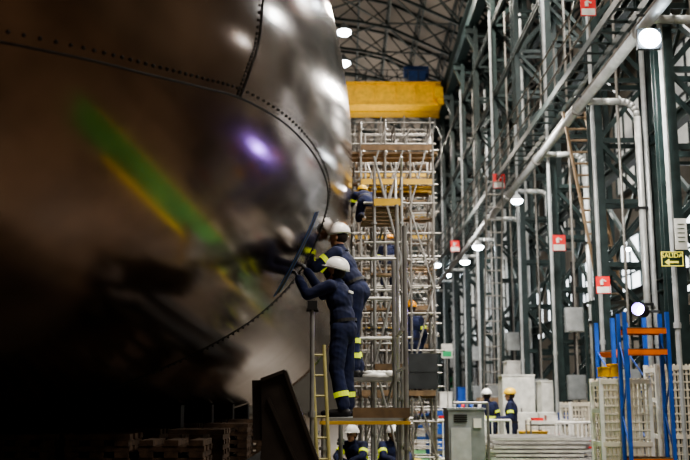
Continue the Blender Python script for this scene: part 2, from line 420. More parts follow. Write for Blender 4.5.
scaffold('tall grey tube scaffold tower beside the submarine hull',[.42,.80],[13.6,15.1],P(400,160,14).z,[1.9,D3],dz=.6,planks=4,mat=lsteel)
B=scaffold('tall grey tube scaffold tower with a yellow board',[.3,.75,1.2,1.62],[17.4,18.2],P(400,116,17.4).z,[DC,P(400,186,17.5).z,P(400,152,17.5).z],dz=.6,yel=1,planks=5)
m=MB(); m.bb((1.0,17.33,DC+.12),(1.66,17.35,DC+.75)); m.bb((1.0,17.32,DC+.42),(1.66,17.36,DC+.46)); part(B,'guard_panel',m,dsteel)
scaffold('grey tube scaffold tower standing behind another tower',[.45,1.1,1.9],[20.6,21.5],P(400,128,21).z,[DB],dz=.8,planks=5)
scaffold('tall grey tube scaffold tower with planked levels',[.35,1.25,2.15],[23.4,24.6],P(400,104,23).z,[3.4,7],dz=.8,planks=6)
scaffold('tall slender scaffold tower of grey tubes',[.3,1.1,1.8,2.55],[28,29.2],P(400,110,28).z,[3,6.2,8.4],dz=.9,planks=5)
scaffold('tall distant scaffold tower of grey tubes',[.3,1.2,2.1,3.0],[34,35.4],P(400,118,34).z,[2,4,6,8,10],dz=.9,planks=6)
def ladder(lab,a,b_,w,mat,n=9,r=.02):
    t=thing('ladder',lab,'ladder',a); a=V(a);b_=V(b_)
    for s in(-1,1):
        m=MB(); m.tube(a+V((s*w/2,0,0)),b_+V((s*w/2,0,0)),r,8); part(t,'stile',m,mat)
    for k in range(n):
        p=a.lerp(b_,(k+.5)/n); m=MB(); m.tube(p-V((w/2,0,0)),p+V((w/2,0,0)),r*.7,6); part(t,'rung',m,mat)
yg=M('yellow_grey_tube',(.42,.38,.16),.45)
ladder('pale yellow metal ladder leaning on the working deck',(P(328,460,9.7).x,9.6,0),(P(318,345,9.85).x,9.85,P(318,345,9.85).z),.12,yg,10,.018)
l0=P(612,300,19); l1=P(574,112,19)
ladder('tan access ladder leaning between the columns',l0,l1,.45,tanl,16,.035)
t=thing('ladder_landing','small steel landing platform at the foot of a ladder','platform',(l0.x,19,0))
m=MB(); m.bb((l0.x-.5,18.7,l0.z-.05),(l0.x+.5,19.4,l0.z-.03)); part(t,'deck',m,lgreen)
for sx in(-.45,.45):
    for y in(18.75,19.35): m=MB(); m.beam((l0.x+sx,y,0),(l0.x+sx,y,l0.z-.05),.06,.06); part(t,'leg',m,green)
ladder('grey access ladder rising to the service walkway',V((4.1,27.5,0)),V((4.2,26.2,ZW)),.45,steel,22,.025)
st=thing('stand_post','grey tripod-footed steel post with clamp head','post',(P(312,400,9.7).x,9.7,0))
x=P(312,400,9.7).x; zt=P(312,308,9.7).z
m=MB(); m.tube((x,9.7,0),(x,9.7,zt),.022,10); m.tube((x,9.7,zt*.55),(x,9.7,zt*.55+.06),.035,10); part(st,'shaft',m,lsteel)
m=MB(); m.bb((x-.05,9.66,zt-.02),(x+.05,9.74,zt+.07)); m.tube((x-.06,9.7,zt-.02),(x+.06,9.7,zt-.02),.02,8); part(st,'clamp_head',m,black)
m=MB()
for k in range(3):
    an=k*2.09; m.tube((x,9.7,.3),(x+.22*math.cos(an),9.7+.22*math.sin(an),0.01),.015,6)
part(st,'foot',m,lsteel)
m=MB(); m.ell((.36,11.35,PL2+.02),(.16,.12,.05),None,14,6,-.4)
for k in range(5): m.ell((.28+.06*k,11.32+.03*(k%2),PL2+.05),(.06,.05,.035),None,8,5)
solo('crumpled_cloth','crumpled white cloth lying on the raised deck','cloth',m,white,smooth=True)
# ---------------- cradle & cribbing
cplate=M('brown_black_steel',(.035,.027,.022),.5,.4)
m_c=thing('support_bracket','dark steel wedge bracket propping the hull side','support frame',P(290,450,9.4))
pp=[P(261,380,9.4),P(285,371,9.4),P(318,462,9.4),P(318,500,9.4),P(256,500,9.4),P(262,440,9.4)]
def slab(pts,dy,m):
    n=len(pts); m.add([p for p in pts]+[p+V((0,dy,0)) for p in pts],[tuple(range(n)),tuple(range(2*n-1,n-1,-1))]+[(i,n+i,n+(i+1)%n,(i+1)%n) for i in range(n)])
m=MB(); slab(pp,.1,m); part(m_c,'web_plate',m,cplate)
m=MB()
for a_,b_ in((0,1),(1,2),(0,5)): m.beam(pp[a_]+V((0,.05,0)),pp[b_]+V((0,.05,0)),.18,.03)
k1=P(268,398,9.38); k2=P(300,470,9.38); m.beam(k1,k2,.03,.03)
part(m_c,'edge_flange',m,cplate)
m=MB(); m.beam((pp[3].x-.05,9.45,0),(pp[3].x-.05,9.45,pp[3].z+.05),.1,.1); m.beam((pp[4].x+.05,9.45,0),(pp[4].x+.05,9.45,pp[4].z+.05),.1,.1); m.bb((pp[4].x-.1,9.3,0),(pp[3].x+.1,9.6,.05)); part(m_c,'leg',m,dsteel)
for yy_ in(13,16,19,22):
    m=MB(); n=14; vs=[]
    for k in range(n+1):
        x=HX-1.3+2.6*k/n; zz=HZ-math.sqrt(Hr(yy_)**2-(x-HX)**2)-.02
        vs+=[(x,yy_,zz),(x,yy_+.3,zz),(x,yy_+.3,.0),(x,yy_,.0)]
    fs=[]
    for k in range(n):
        for j in range(4): fs.append((4*k+j,4*k+(j+1)%4,4*k+4+(j+1)%4,4*k+4+j))
    fs+=[(3,2,1,0),(4*n,4*n+1,4*n+2,4*n+3)]; m.add(vs,fs)
    for x in(HX-1.2,HX-.5,HX+.5,HX+1.2): m.bb((x-.04,yy_-.15,0),(x+.04,yy_,.9))
    m.bb((HX-1.4,yy_-.2,0),(HX+1.4,yy_+.4,.08))
    solo('hull_saddle','dark steel saddle cradling the hull bottom','hull cradle',m,black,group='hull saddles')
for yy_ in(10.2,11.8,14.6,17.6):
    for x in(-4.75,-4.0,-3.25,-2.5,-1.75,-1.05):
        if yy_<11 and x<-4: continue
        if x>-1.5 and yy_<17: continue
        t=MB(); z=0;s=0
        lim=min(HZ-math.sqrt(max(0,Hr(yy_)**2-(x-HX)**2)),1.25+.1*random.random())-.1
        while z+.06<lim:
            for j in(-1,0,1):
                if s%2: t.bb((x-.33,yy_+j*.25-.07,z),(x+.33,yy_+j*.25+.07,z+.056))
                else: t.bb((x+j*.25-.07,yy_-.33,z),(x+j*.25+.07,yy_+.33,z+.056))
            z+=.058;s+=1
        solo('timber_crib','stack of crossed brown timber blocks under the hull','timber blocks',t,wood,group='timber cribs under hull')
for x in(-.95,-.62):
    m=MB(); m.ibeam((x,10.0,.75),(x,20,.75),.2,.25,.03)
    for y in(10.2,12,15,18): m.bb((x-.06,y-.06,0),(x+.06,y+.06,.63))
    solo('floor_rail_beam','dark steel beam on short posts beside the hull','steel beam',m,dsteel,group='beams beside hull')
# ---------------- people
def hand(prims,w,d,nrm,side,curl=.5,bone='hand'):
    d=V(d).normalized(); nrm=V(nrm); nrm=(nrm-d*nrm.dot(d)).normalized(); s=d.cross(nrm)*side
    prims.append(('e',w+d*.05,(.040,.05,.018),Matrix((s,d,nrm)).transposed(),bone))
    for i,(o,L) in enumerate(((-.030,.072),(-.010,.082),(.010,.078),(.029,.062))):
        p=w+d*.088+s*o; a=0; 
        for sg,l in enumerate((.45,.32,.23)):
            a+=curl*(.5+.3*sg); dd=d*math.cos(a)+nrm*math.sin(a); q=p+dd*L*l
            prims.append(('c',p,q,.0105-.001*sg,.0098-.001*sg,bone)); p=q
    p=w+d*.028-s*.03; q=p+(d*.7-s*.7).normalized()*.038; prims.append(('c',p,q,.013,.011,bone))
    q2=q+(d*.85-s*.25+nrm*.35*curl).normalized()*.032; prims.append(('c',q,q2,.011,.009,bone))
STAND=dict(pelvis=(0,0,.95),chest=(0,0,1.28),neck=(0,0,1.47),head=(0,.03,1.6),
 Ls=(-.18,0,1.4),Rs=(.18,0,1.4),Le=(-.25,-.03,1.12),Re=(.25,-.03,1.12),Lw=(-.25,.12,.9),Rw=(.25,.12,.9),
 Lh=(-.09,0,.93),Rh=(.09,0,.93),Lk=(-.11,.03,.5),Rk=(.11,.03,.5),La=(-.12,-.02,.1),Ra=(.12,-.02,.1),Lt=(-.13,.15,.04),Rt=(.13,.15,.04))
def person(label,loc,yaw,pose={},scale=1,vox=.011,hel=helw,pitch=0,hyaw=0,curl=.5,Ln=(0,0,-1),Rn=(0,0,-1),gl=black,bands=('calf',),patch=False,wr=.005,mask=False):
    J={k:V(v) for k,v in STAND.items()}
    for k,v in pose.items(): J[k]=V(v)
    pr=[]
    up=(J['chest']-J['pelvis']).normalized(); rt=(J['Rs']-J['Ls']).normalized(); fw=up.cross(rt).normalized(); rt=fw.cross(up)
    T=Matrix((rt,fw,up)).transposed()
    pr.append(('e',J['pelvis']+up*.0,(.170,.135,.16),T,'body'))
    pr.append(('e',J['pelvis'].lerp(J['chest'],.45),(.165,.13,.2),T,'body'))
    pr.append(('e',J['chest'],(.185,.138,.2),T,'body'))
    pr.append(('c',J['Ls'],J['Rs'],.07,.07,'body'))
    pr.append(('c',J['chest'],J['neck'],.11,.06,'body'))
    HRt=Matrix.Rotation(hyaw,3,'Z')@Matrix.Rotation(pitch,3,'X')
    h=J['head']
    def hp(x,y,z): return h+HRt@V((x,y,z))
    pr.append(('c',J['neck'],hp(0,-.015,-.05),.052,.05,'head'))
    pr.append(('e',hp(0,-.01,.02),(.076,.096,.10),HRt,'head'))
    pr.append(('e',hp(0,.022,-.055),(.055,.066,.065),HRt,'head'))
    pr.append(('c',hp(0,.083,.01),hp(0,.108,-.03),.009,.014,'head'))
    pr.append(('c',hp(-.02,.084,-.066),hp(.02,.084,-.066),.009,.009,'head'))
    pr.append(('e',hp(0,.07,-.1),(.022,.02,.018),HRt,'head'))
    pr.append(('c',hp(-.045,.078,.028),hp(.045,.078,.028),.01,.01,'head'))
    for s in(-1,1): pr.append(('e',hp(s*.078,0,-.015),(.01,.02,.032),HRt,'head'))
    for s,sg in(('L',-1),('R',1)):
        S,E,W=J[s+'s'],J[s+'e'],J[s+'w']
        pr.append(('c',S,E,.072,.058,'body')); pr.append(('c',E,W-(W-E)*.08,.058,.046,'body')); pr.append(('c',E.lerp(W,.8),W,.035,.03,'hand'))
        wd=(W-E).normalized()
        hand(pr,W,wd,Ln if s=='L' else Rn,sg,curl)
        H,K,A_,Tt=J[s+'h'],J[s+'k'],J[s+'a'],J[s+'t']
        pr.append(('c',H,K,.106,.08,'body')); pr.append(('c',K,A_+(K-A_)*.08,.078,.070,'body'))
        hd=(A_-Tt); hd.z=0; hd=hd.normalized()
        pr.append(('c',A_,A_+V((0,0,-.05)),.05,.047,'boot')); pr.append(('c',A_+hd*.04+V((0,0,-.055)),Tt,.042,.04,'boot')); 
        pr.append(('c',Tt,Tt-hd*.05,.042,.033,'boot'))
    m=MB()
    for q in pr:
        if q[0]=='e': m.ell(q[1],q[2],q[3],16,10)
        else:
            m.ell(q[1],(q[3],)*3,None,12,8); m.ell(q[2],(q[4],)*3,None,12,8); m.tube(q[1],q[2],q[3],12,q[4])
    me=bpy.data.meshes.new('body'); me.from_pydata(m.v,[],m.f)
    t=bpy.data.objects.new('tmp',me); col.objects.link(t)
    md=t.modifiers.new('r','REMESH'); md.mode='VOXEL'; md.voxel_size=vox
    sm=t.modifiers.new('s','SMOOTH'); sm.factor=.5; sm.iterations=3
    dg=bpy.context.evaluated_depsgraph_get(); dg.update(); bm=bpy.data.meshes.new_from_object(t.evaluated_get(dg)); bpy.data.objects.remove(t)
    bm.materials.clear()
    for x in(navy,skin,gl,black): bm.materials.append(x)
    idx={'body':0,'head':1,'hand':2,'boot':3}
    segs=[]
    for q in pr:
        if q[0]=='e': segs.append((q[1],q[1],sum(q[2])/3,q[4]))
        else: segs.append((q[1],q[2],(q[3]+q[4])/2,q[5]))
    mi=[]; bodyv=set(); oth=set()
    for p in bm.polygons:
        c=p.center; best=9;bi='body'
        for a,b_,r,k in segs:
            ab=b_-a; L=ab.length_squared; tt=0 if L<1e-9 else max(0,min(1,(c-a).dot(ab)/L)); dd=(c-a-ab*tt).length-r
            if dd<best: best=dd;bi=k
        mi.append(idx[bi])
        (bodyv if bi=='body' else oth).update(p.vertices)
    bodyv-=oth
    nrm=[v.normal.copy() for v in bm.vertices]; sd=random.random()*50
    for i in bodyv:
        v=bm.vertices[i]; c=v.co
        f1=NZ.noise(V((c.x*6,c.y*6+sd,c.z*7))); f2=1-abs(NZ.noise(V((c.x*5+sd+c.z*4,c.y*5,c.z*10+c.x*8))))*2.4
        v.co=c+nrm[i]*(f1*wr*1.6+f2*wr)
    bm.polygons.foreach_set('material_index',mi); bm.polygons.foreach_set('use_smooth',[True]*len(mi))
    o=bpy.data.objects.new('person',bm); col.objects.link(o); o.location=loc; o.rotation_euler=(0,0,yaw); o.scale=(scale,)*3
    o['label']=label;o['category']='person'; WL[o.name]=V((0,0,0))
    m=MB(); hc=hp(0,-.012,.035); m.ell(hc,(.118,.14,.122),HRt,24,10,0)
    m.ell(hc,(.128,.150,.014),HRt,24,6); m.ell(hc+HRt@V((0,.09,0.0)),(.095,.095,.011),HRt,20,6)
    for x in(-.03,0,.03): m.ell(hc+HRt@V((x,0,.012)),(.011,.135,.12),HRt,8,8,0)
    part(o,'helmet',m,hel,smooth=True)
    m=MB(); m.ell(hp(0,-.03,-.0),(.083,.088,.082),HRt,16,8); part(o,'hair',m,hair,smooth=True)
    for s in(-1,1):
        m=MB(); m.ell(hp(s*.03,.083,.005),(.012,.008,.007),HRt,10,6); part(o,'eye',m,black)
    if mask:
        m=MB(); m.ell(hp(0,.05,-.05),(.06,.07,.055),HRt,14,8); part(o,'face_mask',m,black,smooth=True)
    def band(a,b_,t0,r,w=.055):
        a,b_=V(a),V(b_); d=(b_-a).normalized(); c=a.lerp(b_,t0); m=MB(); m.tube(c-d*w/2,c+d*w/2,r,16,r*.97); part(o,'reflective_band',m,hiviz)
    if 'calf' in bands:
        for s in'LR': band(J[s+'k'],J[s+'a'],.66,.083)
    if 'knee' in bands:
        for s in'LR': band(J[s+'k'],J[s+'a'],.25,.087)
    if 'arm' in bands:
        for s in'LR': band(J[s+'s'],J[s+'e'],.55,.076)
    if 'fore' in bands:
        for s in'LR': band(J[s+'e'],J[s+'w'],.35,.064)
    if 'waist' in bands:
        c=J['pelvis'].lerp(J['chest'],.5); m=MB(); n=24; vs=[];fs=[]
        for z_ in(-.03,.03):
            for i in range(n): a=2*math.pi*i/n; vs.append(c+T@V((.195*math.cos(a),.16*math.sin(a),z_)))
        fs=[(i,(i+1)%n,n+(i+1)%n,n+i) for i in range(n)]; m.add(vs,fs); part(o,'reflective_band',m,hiviz)
    if patch:
        m=MB(); c=J['chest']+up*.05-fw*.142; m.box(c,(.13,.012,.03),T); part(o,'back_patch',m,white,'pale rectangular back patch')
    m=MB(); c=J['neck']-up*.02; m.tube(c-up*.03,c+up*.03,.086,16,.07); part(o,'collar',m,navy)
    m=MB(); c=J['pelvis'].lerp(J['chest'],.25); vs=[]; n=24
    for z_ in(-.018,.018):
        for i in range(n): a=2*math.pi*i/n; vs.append(c+T@V((.178*math.cos(a),.146*math.sin(a),z_)))
    m.add(vs,[(i,(i+1)%n,n+(i+1)%n,n+i) for i in range(n)]); part(o,'belt',m,black)
    return o
yaw1=math.radians(70)
person('person in navy coveralls and white helmet reaching to the hull',(P(343,417,10.4).x,10.42,PL1),yaw1,
 dict(chest=(0,.04,1.26),neck=(0,.06,1.44),head=(0,.09,1.57),Ls=(-.18,.08,1.39),Rs=(.18,.08,1.39),pelvis=(0,-.02,.93),
  Le=(-.23,.33,1.30),Re=(.17,.30,1.34),Lw=(-.12,.48,1.50),Rw=(.10,.48,1.62),Lk=(-.1,.04,.5),Rk=(.11,.0,.5),La=(-.11,-.05,.1),Ra=(.12,-.02,.1),Lt=(-.13,.12,.04),Rt=(.13,.15,.04)),
 vox=.009,pitch=.25,Ln=(0,1,0),Rn=(0,1,0),curl=.35,patch=True,mask=True)
person('person in navy coveralls and white helmet leaning toward the hull',(P(355,378,11.5).x,11.45,PL2),math.radians(75),
 dict(pelvis=(0,-.03,.98),chest=(0,.13,1.27),neck=(0,.18,1.45),head=(0,.20,1.60),Ls=(-.18,.17,1.40),Rs=(.18,.17,1.40),Lh=(-.09,-.03,.95),Rh=(.09,-.03,.95),
  Le=(-.27,.38,1.22),Re=(.24,.36,1.22),Lw=(-.16,.55,1.34),Rw=(.16,.55,1.40),Lk=(-.1,0,.5),Rk=(.1,.12,.52)),
 scale=1.06,vox=.009,pitch=-.1,Ln=(0,1,0),Rn=(0,1,0),bands=('calf','knee','arm','fore'),gl=M('yellow_work_glove',(.6,.6,.1),.7))
kneel=dict(pelvis=(0,0,.42),chest=(0,.28,.58),neck=(0,.42,.68),head=(0,.52,.74),Ls=(-.18,.36,.64),Rs=(.18,.36,.64),Le=(-.24,.52,.45),Re=(.24,.52,.5),Lw=(-.2,.72,.5),Rw=(.2,.72,.5),
 Lh=(-.09,0,.4),Rh=(.09,0,.4),Lk=(-.12,.3,.08),Rk=(.12,.3,.08),La=(-.12,-.1,.09),Ra=(.12,-.1,.09),Lt=(-.12,-.22,.05),Rt=(.12,-.22,.05))
person('person in blue workwear kneeling on a deck behind the hull edge',(P(366,205,14.9).x,14.7,D3),math.radians(8),kneel,scale=.72,hel=hely,bands=('arm',))
crouch=dict(pelvis=(0,-.1,.38),chest=(0,.05,.66),neck=(0,.12,.82),head=(0,.18,.95),Ls=(-.18,.08,.78),Rs=(.18,.08,.78),Le=(-.24,.25,.6),Re=(.24,.25,.6),Lw=(-.12,.42,.55),Rw=(.12,.42,.55),
 Lh=(-.09,-.1,.37),Rh=(.09,-.1,.37),Lk=(-.16,.28,.52),Rk=(.16,.28,.52),La=(-.14,.05,.1),Ra=(.14,.05,.1),Lt=(-.16,.22,.04),Rt=(.16,.22,.04))
person('person in navy jacket with reflective bands crouching under the scaffold',(P(357,440,16.0).x,16,0),math.radians(150),crouch,bands=('arm','waist','calf'))
person('person in navy coveralls crouching beside a workmate under scaffold',(P(388,440,16.0).x,16,0),math.radians(-150),crouch,bands=('arm','waist'))
person('person in navy coveralls with orange helmet on a scaffold level',(P(411,300,17.8).x,17.8,DC),math.radians(20),hel=helo,bands=('arm',))
person('person in dark workwear with orange helmet on an upper scaffold',(P(389,232,20.9).x,21.0,DB),math.radians(160),hel=helo,bands=('arm',))
person('person in navy jacket with yellow band seen from behind',(P(487,400,22).x,22,0),math.radians(10),hel=helw,bands=('arm','waist'))
person('person in dark jacket and yellow helmet standing by steel bars',(P(511,398,21).x,21,0),math.radians(70),hel=hely,bands=('arm',),pose=dict(Lw=(-.2,.3,1.1),Rw=(.2,.3,1.1)))
# ---------------- signs
def sign(nm,lab,px,py,y,wpx,hpx,mat,back=True):
    c=P(px,py,y); w=wpx/F*y; h=hpx/F*y
    t=thing(nm,lab,'sign',c); m=MB(); m.bb((c.x-w/2,y-.01,c.z-h/2),(c.x+w/2,y+.01,c.z+h/2)); part(t,'panel',m,mat)
    m=MB(); m.bb((c.x-w*.3,y+.01,c.z-.015),(c.x+w*.6,y+.03,c.z+.015)); part(t,'bracket',m,steel)
    return t,c,w,h
gs=M('sign_dark_green',(.015,.045,.015),.5,0,.05); ys2=M('sign_pale_yellow',(.9,.8,.15),.5,0,.05,emit=.5)
t,c,w,h=sign('exit_sign','dark exit sign with yellow lettering and arrow',672,259,13.4,22,15,gs)
text(t,'SALIDA',(c.x,c.y-.015,c.z+h*.22),h*.45,ys2)
m=MB(); zc=c.z-h*.22; m.bb((c.x-w*.18,c.y-.016,zc-.014),(c.x+w*.28,c.y-.011,zc+.014)); m.add([(c.x-w*.36,c.y-.016,zc),(c.x-w*.14,c.y-.016,zc+.05),(c.x-w*.14,c.y-.016,zc-.05)],[(0,2,1)]); part(t,'arrow',m,ys2)
m=MB()
for s in(-1,1): m.bb((c.x-w/2,c.y-.014,c.z+s*h*.47-.006),(c.x+w/2,c.y-.011,c.z+s*h*.47+.006)); m.bb((c.x+s*w*.485-.006,c.y-.014,c.z-h/2),(c.x+s*w*.485+.006,c.y-.011,c.z+h/2))
part(t,'border',m,ys2)
def fire(px,py,y,s,lab):
    t,c,w,h=sign('fire_sign',lab,px,py,y,s,s*1.25,red)
    m=MB(); m.bb((c.x-w*.45,c.y-.014,c.z-h*.46),(c.x+w*.45,c.y-.011,c.z-h*.1)); m.tube((c.x-w*.1,c.y-.016,c.z+h*.0),(c.x-w*.1,c.y-.016,c.z+h*.28),w*.12,8); m.beam((c.x-w*.1,c.y-.014,c.z+h*.33),(c.x+w*.22,c.y-.014,c.z+h*.2),.02,.02); part(t,'pictogram',m,white)
fire(588,7,14.6,16,'red fire extinguisher sign with white pictogram high on a column')
fire(603,285,15.8,14,'red fire extinguisher sign with white pictogram on a column')
fire(559,243,19.8,13,'red and white fire sign on a column')
fire(499,181,26.5,12,'red and white fire sign high on a column')
fire(455,246,36,9,'small red fire sign on a distant column')
t,c,w,h=sign('notice_board','white paper notice fixed to the column',681,234,13.3,12,32,white)
m=MB()
for k in range(5): m.bb((c.x-w*.3,c.y-.014,c.z+h*(.3-.14*k)),(c.x+w*.3,c.y-.011,c.z+h*(.3-.14*k)+.012))
part(t,'printed_line',m,gs)
t,c,w,h=sign('safety_sign','small white and green safety sign',447,351,30,11,14,white)
m=MB(); m.bb((c.x-w*.4,c.y-.014,c.z-h*.4),(c.x+w*.4,c.y-.011,c.z)); part(t,'pictogram',m,M('sign_green',(.02,.4,.15),.5))
m=MB(); m.tube((c.x,c.y+.02,0),(c.x,c.y+.02,c.z),.02,6); part(t,'pole',m,steel)
# ---------------- lamps
def lampat(c,r,lab,bm=lampm,grp='hall lamps'):
    t=thing('lamp_fixture',lab,'lamp',c,grp)
    m=MB(); m.tube((c.x,c.y,c.z+.02),(c.x,c.y,c.z+r*1.1),r*1.1,16,r*.45); m.tube((c.x,c.y,c.z+r*1.1),(c.x,c.y,c.z+r*1.7),.04,8); part(t,'housing',m,greyb)
    m=MB(); m.ell(c,(r,r,r*.6),None,16,8); part(t,'bulb',m,bm)
for q in((344,32,40,.30),(344,63,46,.30),(517,201,23,.14),(478,247,30,.17),(436,265,44,.22),(465,262,35,.17),(628,249,30,.1),(447,275,50,.2)):
    lampat(P(*q[:3]),q[3],'glowing high-bay lamp in a grey shade')
violet=M('added_violet_glow',(.5,.4,1),.5,emit=220,ecol=(.35,.22,1))
spotw=M('work_lamp_glow',(1,1,1),.5,emit=45,ecol=(.9,.95,1))
p,rr=refl(258,148); c=p+rr*((4.6-p.x)/rr.x)  # lamp added along the mirrored ray to make a violet hull glint
t=thing('added_glint_lamp','small dark hooded violet lamp added to make the hull glint','floodlight',c); r=.09
m=MB(); m.tube(c,c+rr*.08,r*1.05,20,r*.6); m.tube(c-rr*r*3,c,r*1.05,20,None,False); m.tube(c-rr*r*3,c,r*1.12,20,None,False); part(t,'hood',m,black)
m=MB(); m.tube(c-rr*.012,c-rr*.002,r,20); part(t,'lens',m,violet)
m=MB(); m.beam(c+rr*.06,(CX,c.y,c.z),.04,.04); part(t,'arm',m,dsteel)
cand=[]  # off-frame lamps added where the hull mirrors them as bright glints
for px in range(235,335,4):
    for py in range(0,100,4):
        p,rr=refl(px,py)
        if p is None or rr.x<=.05: continue
        c=p+rr*((4.4-p.x)/rr.x)
        if c.z>16 or c.z<3 or c.y>40: continue
        q=proj(c)
        if q[0]>705 or q[1]<-14: cand.append((px,py,c))
used=[]
for tx,ty,r in((310,16,.15),(285,40,.12),(318,44,.10),(280,8,.14)):
    cand.sort(key=lambda s:(s[0]-tx)**2+(s[1]-ty)**2)
    for s in cand:
        if all((s[2]-u).length>1.0 for u in used):
            used.append(s[2]); lampat(s[2],r,'bright unseen lamp added for glints on the hull',lampm); break
fc=P(650,38,13)
t=thing('floodlight','bright white floodlight on a bracket by the pipe','floodlight',fc)
m=MB(); m.box(fc+V((0,.06,0)),(.34,.08,.3)); m.beam(fc+V((0,.1,0)),fc+V((.1,.8,.3)),.05,.05); part(t,'housing',m,dsteel)
m=MB(); m.ell(fc,(.15,.04,.14),None,16,8); part(t,'lens',m,M('flood_glow',(1,1,1),.5,emit=180,ecol=(.8,.92,1)))
# ---------------- floor items
def rack(lab,x0,x1,y0,y1,zt,beams,pw=.03,bh=.04):
    t=thing('pallet_rack',lab,'pallet rack',((x0+x1)/2,(y0+y1)/2,0))
    for x in(x0,x1):
        for y in(y0,y1):
            m=MB(); m.bb((x-pw,y-pw,0),(x+pw,y+pw,zt)); m.bb((x-.06,y-.06,0),(x+.06,y+.06,.02)); part(t,'upright',m,blue)
        m=MB(); z=.3;s=0
        while z<zt-.5: m.beam((x,y0 if s%2 else y1,z),(x,y1 if s%2 else y0,z+.5),.02,.02); z+=.5;s+=1
        part(t,'side_lacing',m,blue)
    for z in beams:
        for y in(y0,y1):
            m=MB(); m.bb((x0,y-.02,z-bh),(x1,y+.02,z+bh)); part(t,'shelf_beam',m,orange)
        m=MB(); 
        for k in range(6): yk=y0+(y1-y0)*(k+.5)/6; m.bb((x0+.03,yk-.05,z+bh+.002),(x1-.03,yk+.05,z+bh+.012))
        part(t,'shelf_boards',m,ply)
    return t
ra=P(607,320,15.6);rb=P(638,320,15.6)
rack('blue pallet rack with orange beams beside the columns',ra.x,rb.x,15.3,16.3,P(607,318,15.3).z,[.5,P(620,352,15.3).z],.03,.04)
rc=P(620,320,13.2); rd=P(662,320,13.2)
rack('blue storage rack with orange beams among slatted crates',rc.x,rd.x,13.0,13.3,P(621,312,13).z,[.7,P(640,331,13).z,P(640,352,13).z],.024,.035)
def crate(lab,px0,px1,y,pt,dep,n,mat=cream):
    x0,x1=P(px0,400,y).x,P(px1,400,y).x; zt=P(px0,pt,y).z
    t=thing('mesh_cage',lab,'cage',((x0+x1)/2,y+dep/2,0))
    for yy_ in(y,y+dep):
        m=MB()
        for k in range(n):
            x=x0+(x1-x0)*(k+.5)/n; m.bb((x-(x1-x0)/n*.24,yy_-.01,.15),(x+(x1-x0)/n*.24,yy_+.01,zt))
        k=0; z=.2
        while z<zt-.05: m.bb((x0,yy_-.022,z),(x1,yy_-.008,z+.018)); z+=.11
        for z in(.2,zt*.5,zt-.05): m.bb((x0,yy_-.03,z-.03),(x1,yy_-.01,z+.03))
        part(t,'mesh_panel',m,mat)
    for x in(x0,x1):
        m=MB()
        for z in(.25,zt*.5,zt*.75,zt-.08): m.bb((x-.015,y,z-.03),(x+.015,y+dep,z+.03))
        for yy_ in(y,y+dep): m.bb((x-.025,yy_-.025,0),(x+.025,yy_+.025,zt))
        part(t,'end_frame',m,white)
crate('pale beige slatted mesh cage beside a blue rack',601,650,13.5,378,.5,12)
crate('pale beige slatted mesh cage near the exit column',658,702,13.6,364,.5,11)
crate('pale beige mesh cage behind the front cages',570,600,18.5,402,.8,9)
for i,(px,py) in enumerate(((603,372),(612,369))):
    c=P(px,py,13.7); m=MB(); m.bb((c.x-.05,13.55,P(px,378,13.5).z+.02),(c.x+.05,13.8,c.z+.05)); m.bb((c.x-.055,13.53,c.z+.05),(c.x+.055,13.82,c.z+.07))
    solo('storage_bin','yellow plastic storage bin on top of a cage','storage bin',m,yellow)
x0,x1=P(448,400,14).x,P(484,400,14).x; zt=P(450,410,14).z
t=thing('control_cabinet','grey metal machine cabinet with vents on the shop floor','cabinet',((x0+x1)/2,14.3,0))
m=MB(); m.bb((x0,14,.12),(x1,14.6,zt)); m.bb((x0-.02,13.98,zt),(x1+.02,14.62,zt+.03)); part(t,'body',m,greyb)
m=MB(); m.bb((x0+.03,13.975,.2),(x1-.2,14,zt-.25)); part(t,'door',m,M('pale_grey_enamel',(.4,.42,.43),.45))
m=MB()
for k in range(4): m.bb((x0+.08,13.985,zt-.08-.03*k),(x1-.25,13.997,zt-.065-.03*k))
part(t,'vent',m,black)
m=MB(); m.bb((x1-.16,13.97,zt-.25),(x1-.05,14,zt-.12)); part(t,'display',m,white,'pale control display')
m=MB(); m.tube((x1+.08,14.2,.0),(x1+.08,14.2,zt+.1),.02,8); m.tube((x1+.08,14.2,zt+.1),(x0+.1,14.2,zt+.1),.02,8); part(t,'handle_bar',m,steel)
m=MB()
for x in(x0+.05,x1-.05):
    for y in(14.05,14.55): m.tube((x,y,0),(x,y,.12),.03,8)
part(t,'foot',m,black)
bright=M('bright_aluminium',(.58,.57,.54),.35,.5)
xa,xb=P(488,440,17).x,P(597,440,17).x; zb=P(540,462,16).z
for k in range(3):
    x=xa+.15+(xb-xa-.3)*k/2; t=thing('trestle','low steel trestle carrying metal bars','trestle',(x,17,0),'trestles')
    m=MB(); m.bb((x-.05,16.1,zb-.1),(x+.05,18.3,zb)); part(t,'top_beam',m,greyb)
    m=MB()
    for y in(16.25,18.1):
        for s in(-1,1): m.beam((x,y,zb-.1),(x+.12*s,y,0),.05,.05)
    part(t,'leg',m,greyb)
for L in range(6):
    for k in range(11-L//2):
        if L>3 and random.random()<.3: continue
        y=16.2+.19*k+L*.04; z=zb+.064*L; m=MB(); x0=xa+random.random()*.3-.1; x1=xb-random.random()*.45; w=.07+.05*random.random(); h=.052; tk=.007
        m.bb((x0,y,z),(x1,y+w,z+tk)); m.bb((x0,y,z+h-tk),(x1,y+w,z+h)); m.bb((x0,y,z),(x1,y+tk,z+h)); m.bb((x0,y+w-tk,z),(x1,y+w,z+h))
        solo('metal_bar','bright hollow metal bar in a stack on trestles','metal bar',m,bright,group='metal bars on trestles')
